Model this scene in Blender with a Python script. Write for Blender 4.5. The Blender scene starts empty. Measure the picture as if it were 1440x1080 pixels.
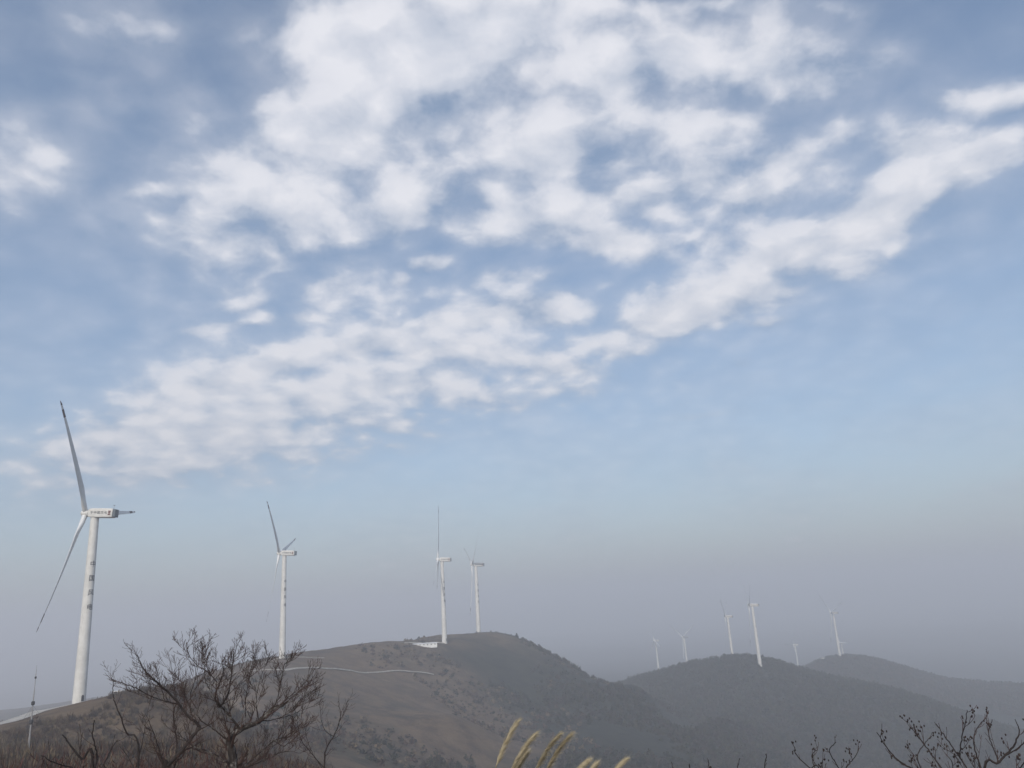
import bpy, math, random
import numpy as np
from mathutils import Vector, Matrix

scene = bpy.context.scene
COL = scene.collection
rad = math.radians

# ------------------------------------------------------------------ camera
FPX, PITCH, ROLL = 1110.0, rad(15.9), rad(-3.4)      # focal length in photo pixels (1440 wide)
cam_data = bpy.data.cameras.new("camera")
cam_data.sensor_width = 36.0
cam_data.lens = FPX / 1440.0 * 36.0
cam_data.clip_start = 0.1
cam_data.clip_end = 60000.0
cam = bpy.data.objects.new("camera", cam_data)
COL.objects.link(cam)
CAM_ROT = (Matrix.Rotation(math.pi / 2 + PITCH, 3, 'X') @ Matrix.Rotation(ROLL, 3, 'Z'))
cam.matrix_world = CAM_ROT.to_4x4()                   # eye at the origin, standing on a hilltop 1.6 m above it
scene.camera = cam


def ray(px, py):
    """unit direction of a photo pixel"""
    return (CAM_ROT @ Vector(((px - 720) / FPX, (540 - py) / FPX, -1.0))).normalized()


def at(px, py, d):
    """point seen at a photo pixel, at horizontal distance d"""
    r = ray(px, py)
    return r * (d / math.hypot(r.x, r.y))


# ------------------------------------------------------------------ light and sky
SUN_AZ, SUN_EL = rad(190), rad(36)                    # clockwise from +Y (view direction)
SUN_DIR = Vector((math.sin(SUN_AZ) * math.cos(SUN_EL), math.cos(SUN_AZ) * math.cos(SUN_EL), math.sin(SUN_EL)))
sd = bpy.data.lights.new("sun", 'SUN')
sd.energy = 2.4
sd.angle = rad(0.5)
sd.color = (1.0, 0.93, 0.84)
sun = bpy.data.objects.new("sun", sd)
COL.objects.link(sun)
sun.rotation_euler = (-SUN_DIR).to_track_quat('-Z', 'Y').to_euler()

scene.view_settings.view_transform = 'Standard'
scene.view_settings.look = 'None'
scene.view_settings.exposure = 0.05
scene.view_settings.gamma = 1.0
scene.view_settings.use_curve_mapping = False
scene.render.engine = 'CYCLES'
scene.cycles.use_denoising = True
scene.cycles.max_bounces = 6
scene.cycles.volume_bounces = 1
scene.cycles.transparent_max_bounces = 24

world = bpy.data.worlds.new("World")
scene.world = world
world.use_nodes = True
world.cycles.sampling_method = 'MANUAL'
world.cycles.sample_map_resolution = 256


class Nodes:
    """small helper to write node trees as expressions"""
    def __init__(self, tree):
        self.t = tree

    def new(self, kind, **kw):
        n = self.t.nodes.new(kind)
        for k, v in kw.items():
            setattr(n, k, v)
        return n

    def put(self, sock, v):
        if v is None:
            return
        if isinstance(v, bpy.types.NodeSocket):
            self.t.links.new(v, sock)
        else:
            sock.default_value = v

    def m(self, op, a, b=None, c=None, clamp=False):
        n = self.new('ShaderNodeMath', operation=op, use_clamp=clamp)
        for i, v in enumerate((a, b, c)):
            self.put(n.inputs[i], v)
        return n.outputs[0]

    def v(self, op, a, b=None, scale=None):
        n = self.new('ShaderNodeVectorMath', operation=op)
        self.put(n.inputs[0], a)
        self.put(n.inputs[1], b)
        if scale is not None:
            self.put(n.inputs[3], scale)
        return n.outputs['Value'] if op in ('DOT_PRODUCT', 'LENGTH', 'DISTANCE') else n.outputs['Vector']

    def comb(self, x, y, z):
        n = self.new('ShaderNodeCombineXYZ')
        for i, v in enumerate((x, y, z)):
            self.put(n.inputs[i], v)
        return n.outputs[0]

    def sep(self, v):
        n = self.new('ShaderNodeSeparateXYZ')
        self.put(n.inputs[0], v)
        return n.outputs

    def noise(self, vec, scale, detail=4.0, rough=0.5, dist=0.0, dim='3D', col=False, lac=2.0):
        n = self.new('ShaderNodeTexNoise', noise_dimensions=dim)
        self.put(n.inputs['Vector'], vec)
        n.inputs['Scale'].default_value = scale
        n.inputs['Detail'].default_value = detail
        n.inputs['Roughness'].default_value = rough
        n.inputs['Lacunarity'].default_value = lac
        n.inputs['Distortion'].default_value = dist
        return n.outputs['Color' if col else 'Fac']

    def voro(self, vec, scale, feature='SMOOTH_F1', smooth=0.6, dim='3D', rnd=1.0):
        n = self.new('ShaderNodeTexVoronoi', feature=feature, voronoi_dimensions=dim)
        self.put(n.inputs['Vector'], vec)
        n.inputs['Scale'].default_value = scale
        n.inputs['Randomness'].default_value = rnd
        if 'Smoothness' in n.inputs and feature == 'SMOOTH_F1':
            n.inputs['Smoothness'].default_value = smooth
        return n.outputs['Distance']

    def rng(self, v, a, b, c=0.0, d=1.0, interp='SMOOTHSTEP'):
        n = self.new('ShaderNodeMapRange', interpolation_type=interp, clamp=True)
        self.put(n.inputs[0], v)
        for i, x in enumerate((a, b, c, d)):
            self.put(n.inputs[i + 1], x)
        return n.outputs[0]

    def mix(self, f, a, b, blend='MIX'):
        n = self.new('ShaderNodeMix', data_type='RGBA', blend_type=blend)
        self.put(n.inputs[0], f)
        for s, v in ((n.inputs[6], a), (n.inputs[7], b)):
            self.put(s, v if isinstance(v, bpy.types.NodeSocket) else (*v, 1.0))
        return n.outputs[2]


# cloud cells: where each bank or puff stands in the sky (photo pixel, half-axes, tilt in degrees, weight)
PUFFS = [
    # broad thin sheets the cells are set in
    (720, 215, 400, 165, -5, .50), (530, 540, 410, 95, -10, .54), (1120, 335, 260, 95, -25, .48), (370, 285, 190, 125, -10, .48), (240, 620, 300, 72, -12, .54), (450, 420, 240, 80, -8, .42),
    # long upper bank running from the top edge down to the left
    (760, 20, 130, 60, 0, .8), (660, 40, 110, 70, -20, 1.0), (560, 60, 110, 75, -10, 1.0), (470, 45, 75, 55, 0, .8),
    (640, 110, 80, 50, -30, .9), (520, 150, 95, 60, -20, 1.0), (420, 175, 75, 40, -10, 1.0), (480, 215, 85, 50, -10, .7),
    (340, 270, 75, 45, 0, .75), (400, 290, 80, 55, 0, .85), (300, 320, 70, 40, 0, .6), (470, 330, 70, 35, 10, .55),
    (230, 265, 60, 14, -5, .5), (270, 365, 60, 18, 0, .35), (350, 345, 80, 30, 0, .5),
    # upper right bank
    (860, 95, 70, 45, -15, 1.0), (950, 80, 60, 38, -10, 1.0), (1030, 95, 60, 45, 0, .8), (1090, 70, 55, 40, 0, .9),
    (1170, 85, 60, 40, 0, .7), (1240, 70, 50, 35, 10, .45), (880, 20, 110, 18, 5, .55), (1010, 10, 110, 16, 0, .5),
    (1110, 120, 60, 25, -10, .6), (1180, 8, 60, 14, 0, .4),
    # middle rows of puffs
    (770, 205, 70, 40, -12, 1.0), (850, 180, 60, 35, 0, .6), (980, 185, 70, 28, 0, .7), (1060, 175, 40, 25, 0, .5),
    (905, 215, 60, 30, 0, .5), (1100, 220, 55, 32, 0, .75), (980, 245, 75, 30, -18, 1.0), (1060, 270, 65, 28, -12, .95),
    (900, 270, 50, 25, 0, .8), (560, 285, 50, 36, -30, 1.1), (635, 265, 28, 45, 10, .65), (700, 270, 28, 24, 0, .7),
    (780, 300, 80, 35, 0, 1.0), (860, 340, 75, 28, 12, 1.0), (690, 325, 40, 26, 0, .65), (720, 240, 40, 20, 0, .4),
    (620, 180, 45, 20, -10, .5), (680, 215, 45, 22, -20, .5), (605, 367, 36, 11, 0, .8), (563, 382, 15, 10, 0, .7),
    (1000, 330, 80, 22, -10, .55), (930, 300, 60, 20, 0, .5),
    # right-hand arm
    (1290, 195, 60, 28, -8, 1.0), (1385, 210, 46, 36, 0, .95), (1350, 240, 50, 30, -20, .8), (1300, 250, 66, 36, -15, 1.05), (1240, 290, 70, 36, -20, 1.0),
    (1190, 325, 65, 30, -15, .95), (1110, 350, 66, 30, -12, 1.0), (1180, 370, 65, 28, 0, .7), (1240, 345, 45, 28, 0, .55),
    (1190, 185, 40, 22, -10, .55), (1410, 135, 50, 30, -10, .9), (1345, 135, 35, 16, -10, .6), (1080, 450, 45, 12, 0, .5),
    (1020, 410, 80, 32, -20, 1.0), (940, 440, 78, 30, -15, 1.0), (1070, 400, 60, 30, 0, .75), (870, 485, 65, 20, 0, .7),
    (1080, 454, 22, 8, 0, .6), (1050, 508, 16, 7, 0, .4), (985, 582, 40, 6, -5, .3),
    # lower streaky deck
    (760, 430, 75, 24, 5, .95), (690, 445, 70, 22, -15, .8), (620, 450, 60, 18, -20, .7), (520, 480, 75, 24, -12, .9),
    (400, 505, 80, 26, -10, .9), (300, 540, 90, 30, -8, .85), (220, 580, 90, 36, -10, .75), (140, 625, 90, 30, -12, .75),
    (640, 490, 110, 28, 0, .85), (770, 510, 75, 20, 5, .8), (560, 530, 110, 26, 0, .8), (430, 560, 110, 32, 0, .8),
    (330, 605, 125, 38, 0, .85), (520, 590, 110, 22, 5, .6), (680, 555, 100, 20, 5, .65), (790, 545, 60, 16, 5, .6),
    (250, 650, 130, 26, -5, .6), (430, 640, 110, 20, 5, .5), (170, 665, 120, 22, -6, .48), (370, 672, 130, 16, 0, .38), (520, 625, 90, 16, 0, .45), (845, 530, 50, 10, 5, .4), (590, 610, 50, 8, 0, .3),
    (350, 425, 45, 16, 0, .6), (450, 400, 40, 13, -12, .6), (435, 445, 24, 9, 0, .55), (370, 452, 35, 10, 0, .6),
    (300, 460, 50, 16, -10, .45), (470, 420, 25, 12, 0, .5), (540, 450, 30, 10, 0, .6), (330, 400, 60, 14, 0, .35),
    (700, 385, 60, 20, 0, .45), (760, 390, 40, 14, 0, .5), (870, 400, 45, 10, -10, .3),
    # thin veils at the left and the far right
    (130, 25, 120, 60, 10, .38), (220, 50, 80, 36, 0, .34), (30, 205, 70, 55, 0, .46), (75, 240, 60, 50, 0, .40), (350, 60, 60, 20, -10, .3),
    (10, 280, 30, 40, 0, .4), (200, 145, 70, 22, 0, .33), (110, 105, 60, 16, 0, .32), (300, 165, 60, 16, -10, .33),
    (240, 210, 70, 16, 0, .36), (1420, 690, 60, 12, -10, .25), (1000, 655, 60, 10, 0, .12),
]


def plane(px, py):
    r = ray(px, py)
    k = max(r.z, 0.0) + 0.30
    return np.array((r.x / k, r.y / k))


def build_sky():
    t = world.node_tree
    t.nodes.clear()
    N = Nodes(t)
    sky = N.new('ShaderNodeTexSky', sky_type='NISHITA', sun_disc=False)
    sky.sun_elevation = SUN_EL
    sky.sun_rotation = SUN_AZ
    sky.altitude = 300
    sky.air_density = 1.0
    sky.dust_density = 2.6
    sky.ozone_density = 1.0
    g = N.new('ShaderNodeTexCoord').outputs['Generated']
    x, y, z = N.sep(g)
    k = N.m('ADD', N.m('MAXIMUM', z, 0.0), 0.30)
    P0 = N.comb(N.m('DIVIDE', x, k), N.m('DIVIDE', y, k), 1.0)          # cloud-deck coordinates
    # domain warp so that no cell keeps a clean outline
    w1 = N.v('SUBTRACT', N.noise(P0, 4.5, 3.0, 0.55, col=True), (0.5, 0.5, 0.5))
    w2 = N.v('SUBTRACT', N.noise(P0, 17.0, 3.0, 0.6, col=True), (0.5, 0.5, 0.5))
    wv = N.v('ADD', N.v('SCALE', w1, scale=0.085), N.v('SCALE', w2, scale=0.032))
    wv = N.v('MULTIPLY', wv, (1, 1, 0))
    P = N.v('ADD', P0, wv)
    acc = None
    for (px, py, rx, ry, ang, w) in PUFFS:
        c = plane(px, py)
        J = np.stack([(plane(px + 2, py) - plane(px - 2, py)) / 4, (plane(px, py + 2) - plane(px, py - 2)) / 4], axis=1)
        ca, sa = math.cos(rad(ang)), math.sin(rad(ang))
        R = np.array(((ca, sa), (-sa, ca)))
        M = np.diag((1 / (rx * CLOUD_R), 1 / (ry * CLOUD_R))) @ R @ np.linalg.inv(J)
        o = -M @ c
        q1 = N.v('DOT_PRODUCT', P, (M[0, 0], M[0, 1], o[0]))
        q2 = N.v('DOT_PRODUCT', P, (M[1, 0], M[1, 1], o[1]))
        r2 = N.m('MULTIPLY_ADD', q1, q1, N.m('MULTIPLY', q2, q2))
        e = N.m('POWER', 0.42 ** CLOUD_P, r2)
        w = w ** CLOUD_P
        pair = N.comb(e, N.m('MULTIPLY', e, q2), 0.0)       # amount of cloud, and how far below the cell's middle
        n = N.new('ShaderNodeVectorMath', operation='MULTIPLY_ADD')
        N.put(n.inputs[0], pair)
        n.inputs[1].default_value = (w, w, 0.0)
        if acc is not None:
            N.put(n.inputs[2], acc)
        acc = n.outputs['Vector']
    dens, side, _ = N.sep(acc)
    raw = dens
    dens = N.m('POWER', N.m('ADD', dens, 1e-6), 1.0 / CLOUD_P)
    # the same kind of broken deck goes on over the rest of the sky, beyond the part in view
    c0 = plane(720, 400)
    far = N.v('LENGTH', N.v('MULTIPLY', N.v('SUBTRACT', P0, (c0[0], c0[1], 1.0)), (0.65, 0.95, 0.0)))
    beyond = N.rng(far, 0.95, 1.45)
    deck = N.rng(N.noise(P, 2.0, 3.0, 0.55), 0.47, 0.72, 0.0, 0.6)
    dens = N.m('MULTIPLY_ADD', deck, beyond, dens)
    # billows and frayed edges
    thin = N.rng(N.noise(P0, 2.2, 4.0, 0.6), 0.3, 0.7, 0.02, 0.30)
    n1 = N.noise(P0, 7.0, 6.0, 0.55, 0.3)
    n2 = N.noise(P, 24.0, 4.0, 0.58)
    vor = N.voro(P, 15.0, 'SMOOTH_F1', 1.0, '2D')
    t1 = N.m('SUBTRACT', n1, 0.5)
    t2 = N.m('SUBTRACT', n2, 0.5)
    t3 = N.m('SUBTRACT', 0.40, vor)
    tex = N.m('MULTIPLY_ADD', t1, 0.9, N.m('MULTIPLY_ADD', t2, 0.5, N.m('MULTIPLY', t3, 0.62)))
    body = N.m('SUBTRACT', N.m('MULTIPLY_ADD', tex, N.rng(dens, 0.0, 0.5, 0.0, 0.85), dens), 0.41)
    body = N.m('MAXIMUM', body, 0.0)
    veil = N.m('MAXIMUM', N.m('MULTIPLY', dens, N.m('ADD', 0.8, tex)), 0.0)
    tau = N.m('MULTIPLY_ADD', N.m('POWER', body, 1.15), 3.4, N.m('MULTIPLY', N.m('POWER', veil, 1.3), 1.55))
    tau = N.m('ADD', tau, thin)
    alpha = N.m('SUBTRACT', 1.0, N.m('POWER', 2.71828, N.m('MULTIPLY', tau, -1.0)))
    alpha = N.m('MULTIPLY', alpha, N.rng(z, 0.0, 0.12))
    # sunlit rims and crowns, greyer bases
    up = N.m('DIVIDE', side, N.m('ADD', raw, 0.08))
    lit = N.m('MULTIPLY_ADD', up, -0.48, N.m('MULTIPLY_ADD', tex, 1.1, 0.52))
    lit = N.m('ADD', lit, N.m('MULTIPLY', N.m('SUBTRACT', N.m('MINIMUM', tau, 2.0), 1.0), 0.25), clamp=True)
    ccol = N.mix(lit, CLOUD_DARK, CLOUD_LIT)
    skyc = N.mix(1.0, sky.outputs[0], (SKY_TINT), 'MULTIPLY')
    skyc = N.v('SCALE', skyc, scale=SKY_STRENGTH)
    c = N.mix(alpha, skyc, ccol)
    # grey smog layer, deeper the lower one looks
    st = N.m('MULTIPLY_ADD', N.m('POWER', 2.71828, N.m('MULTIPLY', N.m('MAXIMUM', z, 0.0), -7.0)), -SMOG, -0.05)
    c = N.mix(N.m('POWER', 2.71828, st), SMOG_COLOR, c)
    bg = N.new('ShaderNodeBackground')
    N.put(bg.inputs[0], c)
    out = N.new('ShaderNodeOutputWorld')
    t.links.new(bg.outputs[0], out.inputs[0])



SMOG, SMOG_COLOR = 1.15, (0.36, 0.385, 0.43)
CLOUD_R, CLOUD_P = 1.12, 2.8
CLOUD_DARK, CLOUD_LIT = (0.31, 0.40, 0.55), (0.85, 0.855, 0.91)
HAZE_DENSITY, HAZE_COLOR, HAZE_ANISO = 0.00068, (0.83, 0.855, 0.91), 0.05
SKY_STRENGTH, SKY_TINT = 0.148, (0.965, 1.03, 1.05)
build_sky()


# ------------------------------------------------------------------ helpers for meshes and tags
def tag(o, label=None, cat=None, group=None, kind=None):
    for k, v in (("label", label), ("category", cat), ("group", group), ("kind", kind)):
        if v:
            o[k] = v
    return o


def link(name, mesh, parent=None):
    o = bpy.data.objects.new(name, mesh)
    COL.objects.link(o)
    if parent is not None:
        o.parent = parent
    return o


def empty(name, loc):
    o = bpy.data.objects.new(name, None)
    o.location = loc
    COL.objects.link(o)
    return o


class MB:
    """collects vertices and faces for one mesh"""
    def __init__(self):
        self.v, self.f, self.mi = [], [], []

    def face(self, idx, mi=0):
        self.f.append(idx)
        self.mi.append(mi)

    def loft(self, rings, close=True, caps=(True, True), mi=0):
        n = len(rings[0])
        b = len(self.v)
        for r in rings:
            self.v.extend(r)
        m = n if close else n - 1
        for i in range(len(rings) - 1):
            for j in range(m):
                j2 = (j + 1) % n
                self.face((b + i * n + j, b + i * n + j2, b + (i + 1) * n + j2, b + (i + 1) * n + j), mi)
        if caps[0]:
            self.face(tuple(b + j for j in reversed(range(n))), mi)
        if caps[1]:
            self.face(tuple(b + (len(rings) - 1) * n + j for j in range(n)), mi)

    def lathe(self, prof, n=32, caps=(True, True), mi=0):
        self.loft([[(r * math.cos(2 * math.pi * j / n), r * math.sin(2 * math.pi * j / n), z) for j in range(n)]
                   for r, z in prof], caps=caps, mi=mi)

    def box(self, c, s, mi=0):
        b = len(self.v)
        for dx in (-.5, .5):
            for dy in (-.5, .5):
                for dz in (-.5, .5):
                    self.v.append((c[0] + dx * s[0], c[1] + dy * s[1], c[2] + dz * s[2]))
        for q in ((0, 1, 3, 2), (4, 6, 7, 5), (0, 4, 5, 1), (2, 3, 7, 6), (0, 2, 6, 4), (1, 5, 7, 3)):
            self.face(tuple(b + i for i in q), mi)

    def tube(self, pts, radii, n=5):
        pts = [Vector(p) for p in pts]
        rings = []
        side = None
        for i, p in enumerate(pts):
            t = (pts[min(i + 1, len(pts) - 1)] - pts[max(i - 1, 0)])
            if t.length < 1e-9:
                t = Vector((0, 0, 1))
            t.normalize()
            if side is None:
                side = t.cross(Vector((0.31, 0.83, 0.45))).normalized()
            else:
                side = (side - t * side.dot(t)).normalized()
            up = t.cross(side)
            r = radii[i]
            rings.append([tuple(p + (side * math.cos(2 * math.pi * j / n) + up * math.sin(2 * math.pi * j / n)) * r)
                          for j in range(n)])
        self.loft(rings)

    def mesh(self, name, mats, smooth=False, bevel=None):
        me = bpy.data.meshes.new(name)
        me.from_pydata(self.v, [], self.f)
        for m in (mats if isinstance(mats, (list, tuple)) else [mats]):
            me.materials.append(m)
        if any(self.mi):
            me.polygons.foreach_set("material_index", self.mi)
        if smooth:
            me.polygons.foreach_set("use_smooth", [True] * len(self.f))
            me.set_sharp_from_angle(angle=rad(40))
        me.update()
        return me

    def build(self, name, mats, parent=None, smooth=False):
        return link(name, self.mesh(name, mats, smooth), parent)


def material(name, fn, rough=0.8, spec=0.3):
    m = bpy.data.materials.new(name)
    m.use_nodes = True
    t = m.node_tree
    bsdf = t.nodes['Principled BSDF']
    bsdf.inputs['Roughness'].default_value = rough
    bsdf.inputs['Specular IOR Level'].default_value = spec
    N = Nodes(t)
    fn(N, bsdf)
    return m


def mottled(name, a, b, scale=3.0, rough=0.7, spec=0.3, detail=5.0, lo=0.35, hi=0.65):
    def fn(N, bsdf):
        p = N.new('ShaderNodeTexCoord').outputs['Object']
        N.put(bsdf.inputs['Base Color'], N.mix(N.rng(N.noise(p, scale, detail, 0.6), lo, hi), a, b))
    return material(name, fn, rough, spec)


# ------------------------------------------------------------------ terrain height
_rng = np.random.default_rng(7)
_perm = _rng.random((256, 256))


def vnoise(x, y):
    xi, yi = np.floor(x).astype(int), np.floor(y).astype(int)
    fx, fy = x - xi, y - yi
    fx, fy = fx * fx * (3 - 2 * fx), fy * fy * (3 - 2 * fy)
    g = lambda i, j: _perm[i & 255, j & 255]
    return (g(xi, yi) * (1 - fx) * (1 - fy) + g(xi + 1, yi) * fx * (1 - fy)
            + g(xi, yi + 1) * (1 - fx) * fy + g(xi + 1, yi + 1) * fx * fy) - 0.5


def fbm(x, y, scale, octaves=5, gain=0.5):
    s, a = np.zeros_like(x, dtype=float), 1.0
    for k in range(octaves):
        s += a * vnoise(x / scale + 17.3 * k, y / scale - 9.1 * k)
        a *= gain
        scale /= 2.03
    return s


# (pixel x, pixel y, horizontal distance): crests, feet and dips read off the photograph
GROUND_POINTS = [
    # knoll with the nearest turbine
    (-60, 1105, 95), (0, 1100, 95), (100, 1100, 95), (200, 1105, 95), (300, 1110, 95), (400, 1130, 95),
    (-60, 1062, 150), (0, 1066, 150), (100, 1060, 150), (200, 1058, 150), (300, 1062, 150), (400, 1085, 150),
    (0, 1042, 205), (100, 1028, 215), (200, 1022, 215), (300, 1028, 220),
    (-60, 1034, 255), (0, 1022, 262), (50, 1009, 275), (109, 994, 290), (160, 989, 300), (230, 990, 310), (300, 1000, 315),
    (360, 1022, 320), (-60, 1052, 420), (0, 1045, 420), (100, 1030, 410), (200, 1018, 410), (300, 1005, 410),
    (10, 1020, 780), (42, 1006, 800), (75, 1004, 810), (110, 1012, 800), (-60, 1060, 800), (160, 1016, 780),
    # long ridge with the second and third turbine
    (200, 990, 490), (240, 974, 500), (270, 957, 508), (300, 946, 512), (340, 937, 515), (397, 924, 522), (470, 921, 556),
    (520, 912, 590), (560, 906, 620), (600, 905, 645), (628, 906, 655), (660, 908, 665), (690, 912, 680),
    (580, 903, 715), (612, 895, 740), (650, 892, 745), (690, 889, 745), (720, 894, 738), (760, 914, 722), (800, 935, 705),
    (860, 962, 685), (920, 980, 665), (1000, 1014, 640), (1060, 1044, 620), (1120, 1076, 600), (1180, 1112, 590),
    (300, 975, 430), (400, 943, 485), (500, 944, 530), (608, 948, 575), (400, 985, 410), (400, 1045, 300), (500, 990, 440), (500, 1055, 320),
    (600, 1000, 470), (600, 1065, 360), (700, 960, 610), (700, 1030, 480), (700, 1100, 380), (800, 1000, 575),
    (800, 1070, 430), (900, 1050, 490), (900, 1105, 400), (1000, 1090, 470), (640, 1010, 430), (560, 1030, 385),
    (300, 968, 700), (400, 948, 720), (500, 942, 830), (620, 928, 900), (700, 930, 950), (800, 962, 930), (870, 990, 800),
    # wooded hill to the right of it
    (850, 985, 870), (885, 963, 890), (920, 950, 900), (965, 940, 895), (1000, 931, 892), (1050, 925, 890), (1075, 928, 890),
    (1100, 934, 900), (1130, 944, 910), (1180, 955, 905), (1240, 968, 880), (1300, 985, 850), (1340, 1000, 830),
    (1400, 1028, 800), (1460, 1056, 780), (1069, 939, 862), (950, 990, 770), (1050, 1000, 740), (1150, 1010, 730),
    (1250, 1040, 700), (950, 1040, 660), (1100, 1065, 610), (1250, 1095, 580), (1400, 1092, 600),
    (950, 962, 1080), (1050, 952, 1090), (1130, 957, 1090), (1200, 968, 1070), (1300, 990, 1030), (1400, 1020, 990),
    # far pale ridge
    (1085, 956, 1270), (1105, 950, 1270), (1125, 943, 1270), (1145, 933, 1270), (1165, 926, 1265), (1200, 924, 1265), (1240, 931, 1270),
    (1280, 944, 1280), (1340, 957, 1300), (1400, 961, 1320), (1460, 962, 1330), (1520, 968, 1350), (1600, 985, 1350),
    (1200, 965, 1100), (1300, 975, 1130), (1400, 990, 1130), (1500, 1010, 1100),
    (850, 962, 1500), (926, 953, 1500), (965, 948, 1500), (1050, 950, 1500), (1122, 951, 1500), (1187, 950, 1560),
    (1260, 958, 1600), (1400, 975, 1700), (1500, 985, 1700), (700, 945, 1500), (500, 955, 1500), (300, 960, 1500), (0, 1000, 1500), (-80, 1005, 1500),
]


def _controls():
    pts = []
    for px, py, d in GROUND_POINTS:
        r = ray(px, py)
        pts.append((math.atan2(r.x, r.y), d, r.z / math.hypot(r.x, r.y)))
    for az in np.radians(np.arange(-36, 37, 9)):        # the crown of the knoll we stand on, in view
        for d, t in ((3, -.62), (6, -.40), (12, -.305), (25, -.262), (50, -.235)):
            pts.append((az, d, t))
    for az in np.radians(list(range(-180, -44, 22)) + list(range(46, 181, 22))):   # and its other flanks
        for d, t in ((3, -.58), (12, -.24), (50, -.22), (200, -.20), (600, -.16), (1200, -.13), (1700, -.11)):
            pts.append((az, d, t))
    for az in np.radians((-20, 0, 20)):
        pts.append((az, 200, -.26))
    return np.array(pts)


def _feat(az, d):
    return np.stack([np.sin(az) , np.cos(az), 0.55 * np.log(d)], axis=-1)


_CP = _controls()
_CX = _feat(_CP[:, 0], _CP[:, 1])
_K = np.sqrt(((_CX[:, None] - _CX[None]) ** 2).sum(-1) + 0.03 ** 2)
_A = np.block([[_K + 0.0012 * np.eye(len(_CP)) * -1, np.ones((len(_CP), 1))], [np.ones((1, len(_CP))), np.zeros((1, 1))]])
_W = np.linalg.solve(_A, np.append(_CP[:, 2], 0.0))


def height(x, y, detail=True):
    x, y = np.atleast_1d(np.asarray(x, float)), np.atleast_1d(np.asarray(y, float))
    d = np.maximum(np.hypot(x, y), 1e-6)
    az = np.arctan2(x, y)
    out = np.zeros(len(x))
    dd = np.clip(d, 3.0, 1800.0)
    for i in range(0, len(x), 20000):
        f = _feat(az[i:i + 20000], dd[i:i + 20000])
        k = np.sqrt(((f[:, None] - _CX[None]) ** 2).sum(-1) + 0.03 ** 2)
        out[i:i + 20000] = k @ _W[:-1] + _W[-1]
    z = out * dd
    near = np.clip((3.0 - d) / 3.0, 0, 1)
    z = np.where(d < 3, -1.6 + (z + 1.6) * (1 - near), z)
    far = np.clip((d - 1500.0) / 1500.0, 0, 1)
    far = far * far * (3 - 2 * far)
    low = -215.0 + 60.0 * fbm(x, y, 2600.0, 4)
    z = z * (1 - far) + low * far
    if detail:
        a = np.clip((d - 60) / 300, 0, 1)
        z = z + a * (2.2 * fbm(x, y, 60.0, 4) - 2.2 * np.abs(fbm(x + 300, y, 95.0, 3)) + .5)
        z = z + np.clip(d / 40, 0, 1) * 0.5 * fbm(x, y, 9.0, 3)
    return z


def hz(x, y):
    return float(height([x], [y])[0])


def build_ground():
    az = np.concatenate([np.radians(np.arange(-180, -42, 3.0)), np.radians(np.arange(-42, 42, 0.11)), np.radians(np.arange(42, 180, 3.0))])
    rr = np.concatenate([[0.4, 1.0, 1.8], np.geomspace(3, 250, 90), np.geomspace(254, 1700, 260), np.geomspace(1740, 12500, 36)])
    A, R = np.meshgrid(az, rr)
    x, y = (R * np.sin(A)).ravel(), (R * np.cos(A)).ravel()
    z = height(x, y)
    n, m = len(az), len(rr)
    v = np.concatenate([np.stack([x, y, z], -1), [[0, 0, -1.6]]])
    i, j = np.meshgrid(np.arange(m - 1), np.arange(n), indexing='ij')
    j2 = (j + 1) % n
    quads = np.stack([i * n + j, (i + 1) * n + j, (i + 1) * n + j2, i * n + j2], -1).reshape(-1, 4)
    me = bpy.data.meshes.new("ground")
    tris = [(len(v) - 1, k, (k + 1) % n) for k in range(n)]
    me.from_pydata(v.tolist(), [], quads[:, ::-1].tolist() + [t[::-1] for t in tris])
    me.polygons.foreach_set("use_smooth", [True] * len(me.polygons))
    me.update()
    me.materials.append(ground_material())
    return tag(link("ground", me), "dry brown grass and dark scrub covering the rolling hills", None, None, "structure")


def ground_material():
    def fn(N, bsdf):
        p = N.new('ShaderNodeNewGeometry').outputs['Position']
        x, y, z = N.sep(p)
        broad = N.noise(p, 0.006, 5.0, 0.55)
        fine = N.noise(p, 0.09, 6.0, 0.62)
        grain = N.noise(p, 0.9, 5.0, 0.65)
        dry = N.mix(N.rng(fine, 0.35, 0.65), (0.120, 0.086, 0.056), (0.066, 0.046, 0.034))
        dry = N.mix(N.rng(grain, 0.45, 0.75, 0.0, 0.55), dry, (0.180, 0.138, 0.090))
        dry = N.mix(N.rng(N.noise(p, 0.022, 6.0, 0.6), 0.52, 0.68, 0.0, 0.6), dry, (0.044, 0.040, 0.028))
        dry = N.mix(N.rng(N.noise(p, 0.045, 5.0, 0.65, 1.0), 0.60, 0.70, 0.0, 0.5), dry, (0.20, 0.155, 0.105))
        olive = N.mix(N.rng(fine, 0.35, 0.65), (0.030, 0.033, 0.024), (0.017, 0.020, 0.017))
        # woodland floor takes over on the right-hand hills
        s = N.m('MULTIPLY_ADD', N.m('SUBTRACT', broad, 0.5), 520.0, N.m('MULTIPLY_ADD', y, 0.12, x))
        wood = N.rng(s, 10.0, 80.0)
        patch = N.rng(N.m('MULTIPLY_ADD', fine, 0.5, broad), 0.72, 0.92, 0.0, 0.6)
        c = N.mix(N.m('MAXIMUM', wood, patch), dry, olive)
        N.put(bsdf.inputs['Base Color'], c)
        b = N.new('ShaderNodeBump')
        b.inputs['Strength'].default_value = 0.8
        b.inputs['Distance'].default_value = 0.35
        N.put(b.inputs['Height'], N.m('ADD', grain, N.m('MULTIPLY', fine, 3.0)))
        N.t.links.new(b.outputs[0], bsdf.inputs['Normal'])
    return material("ground_cover", fn, 0.95, 0.1)


build_ground()


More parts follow.
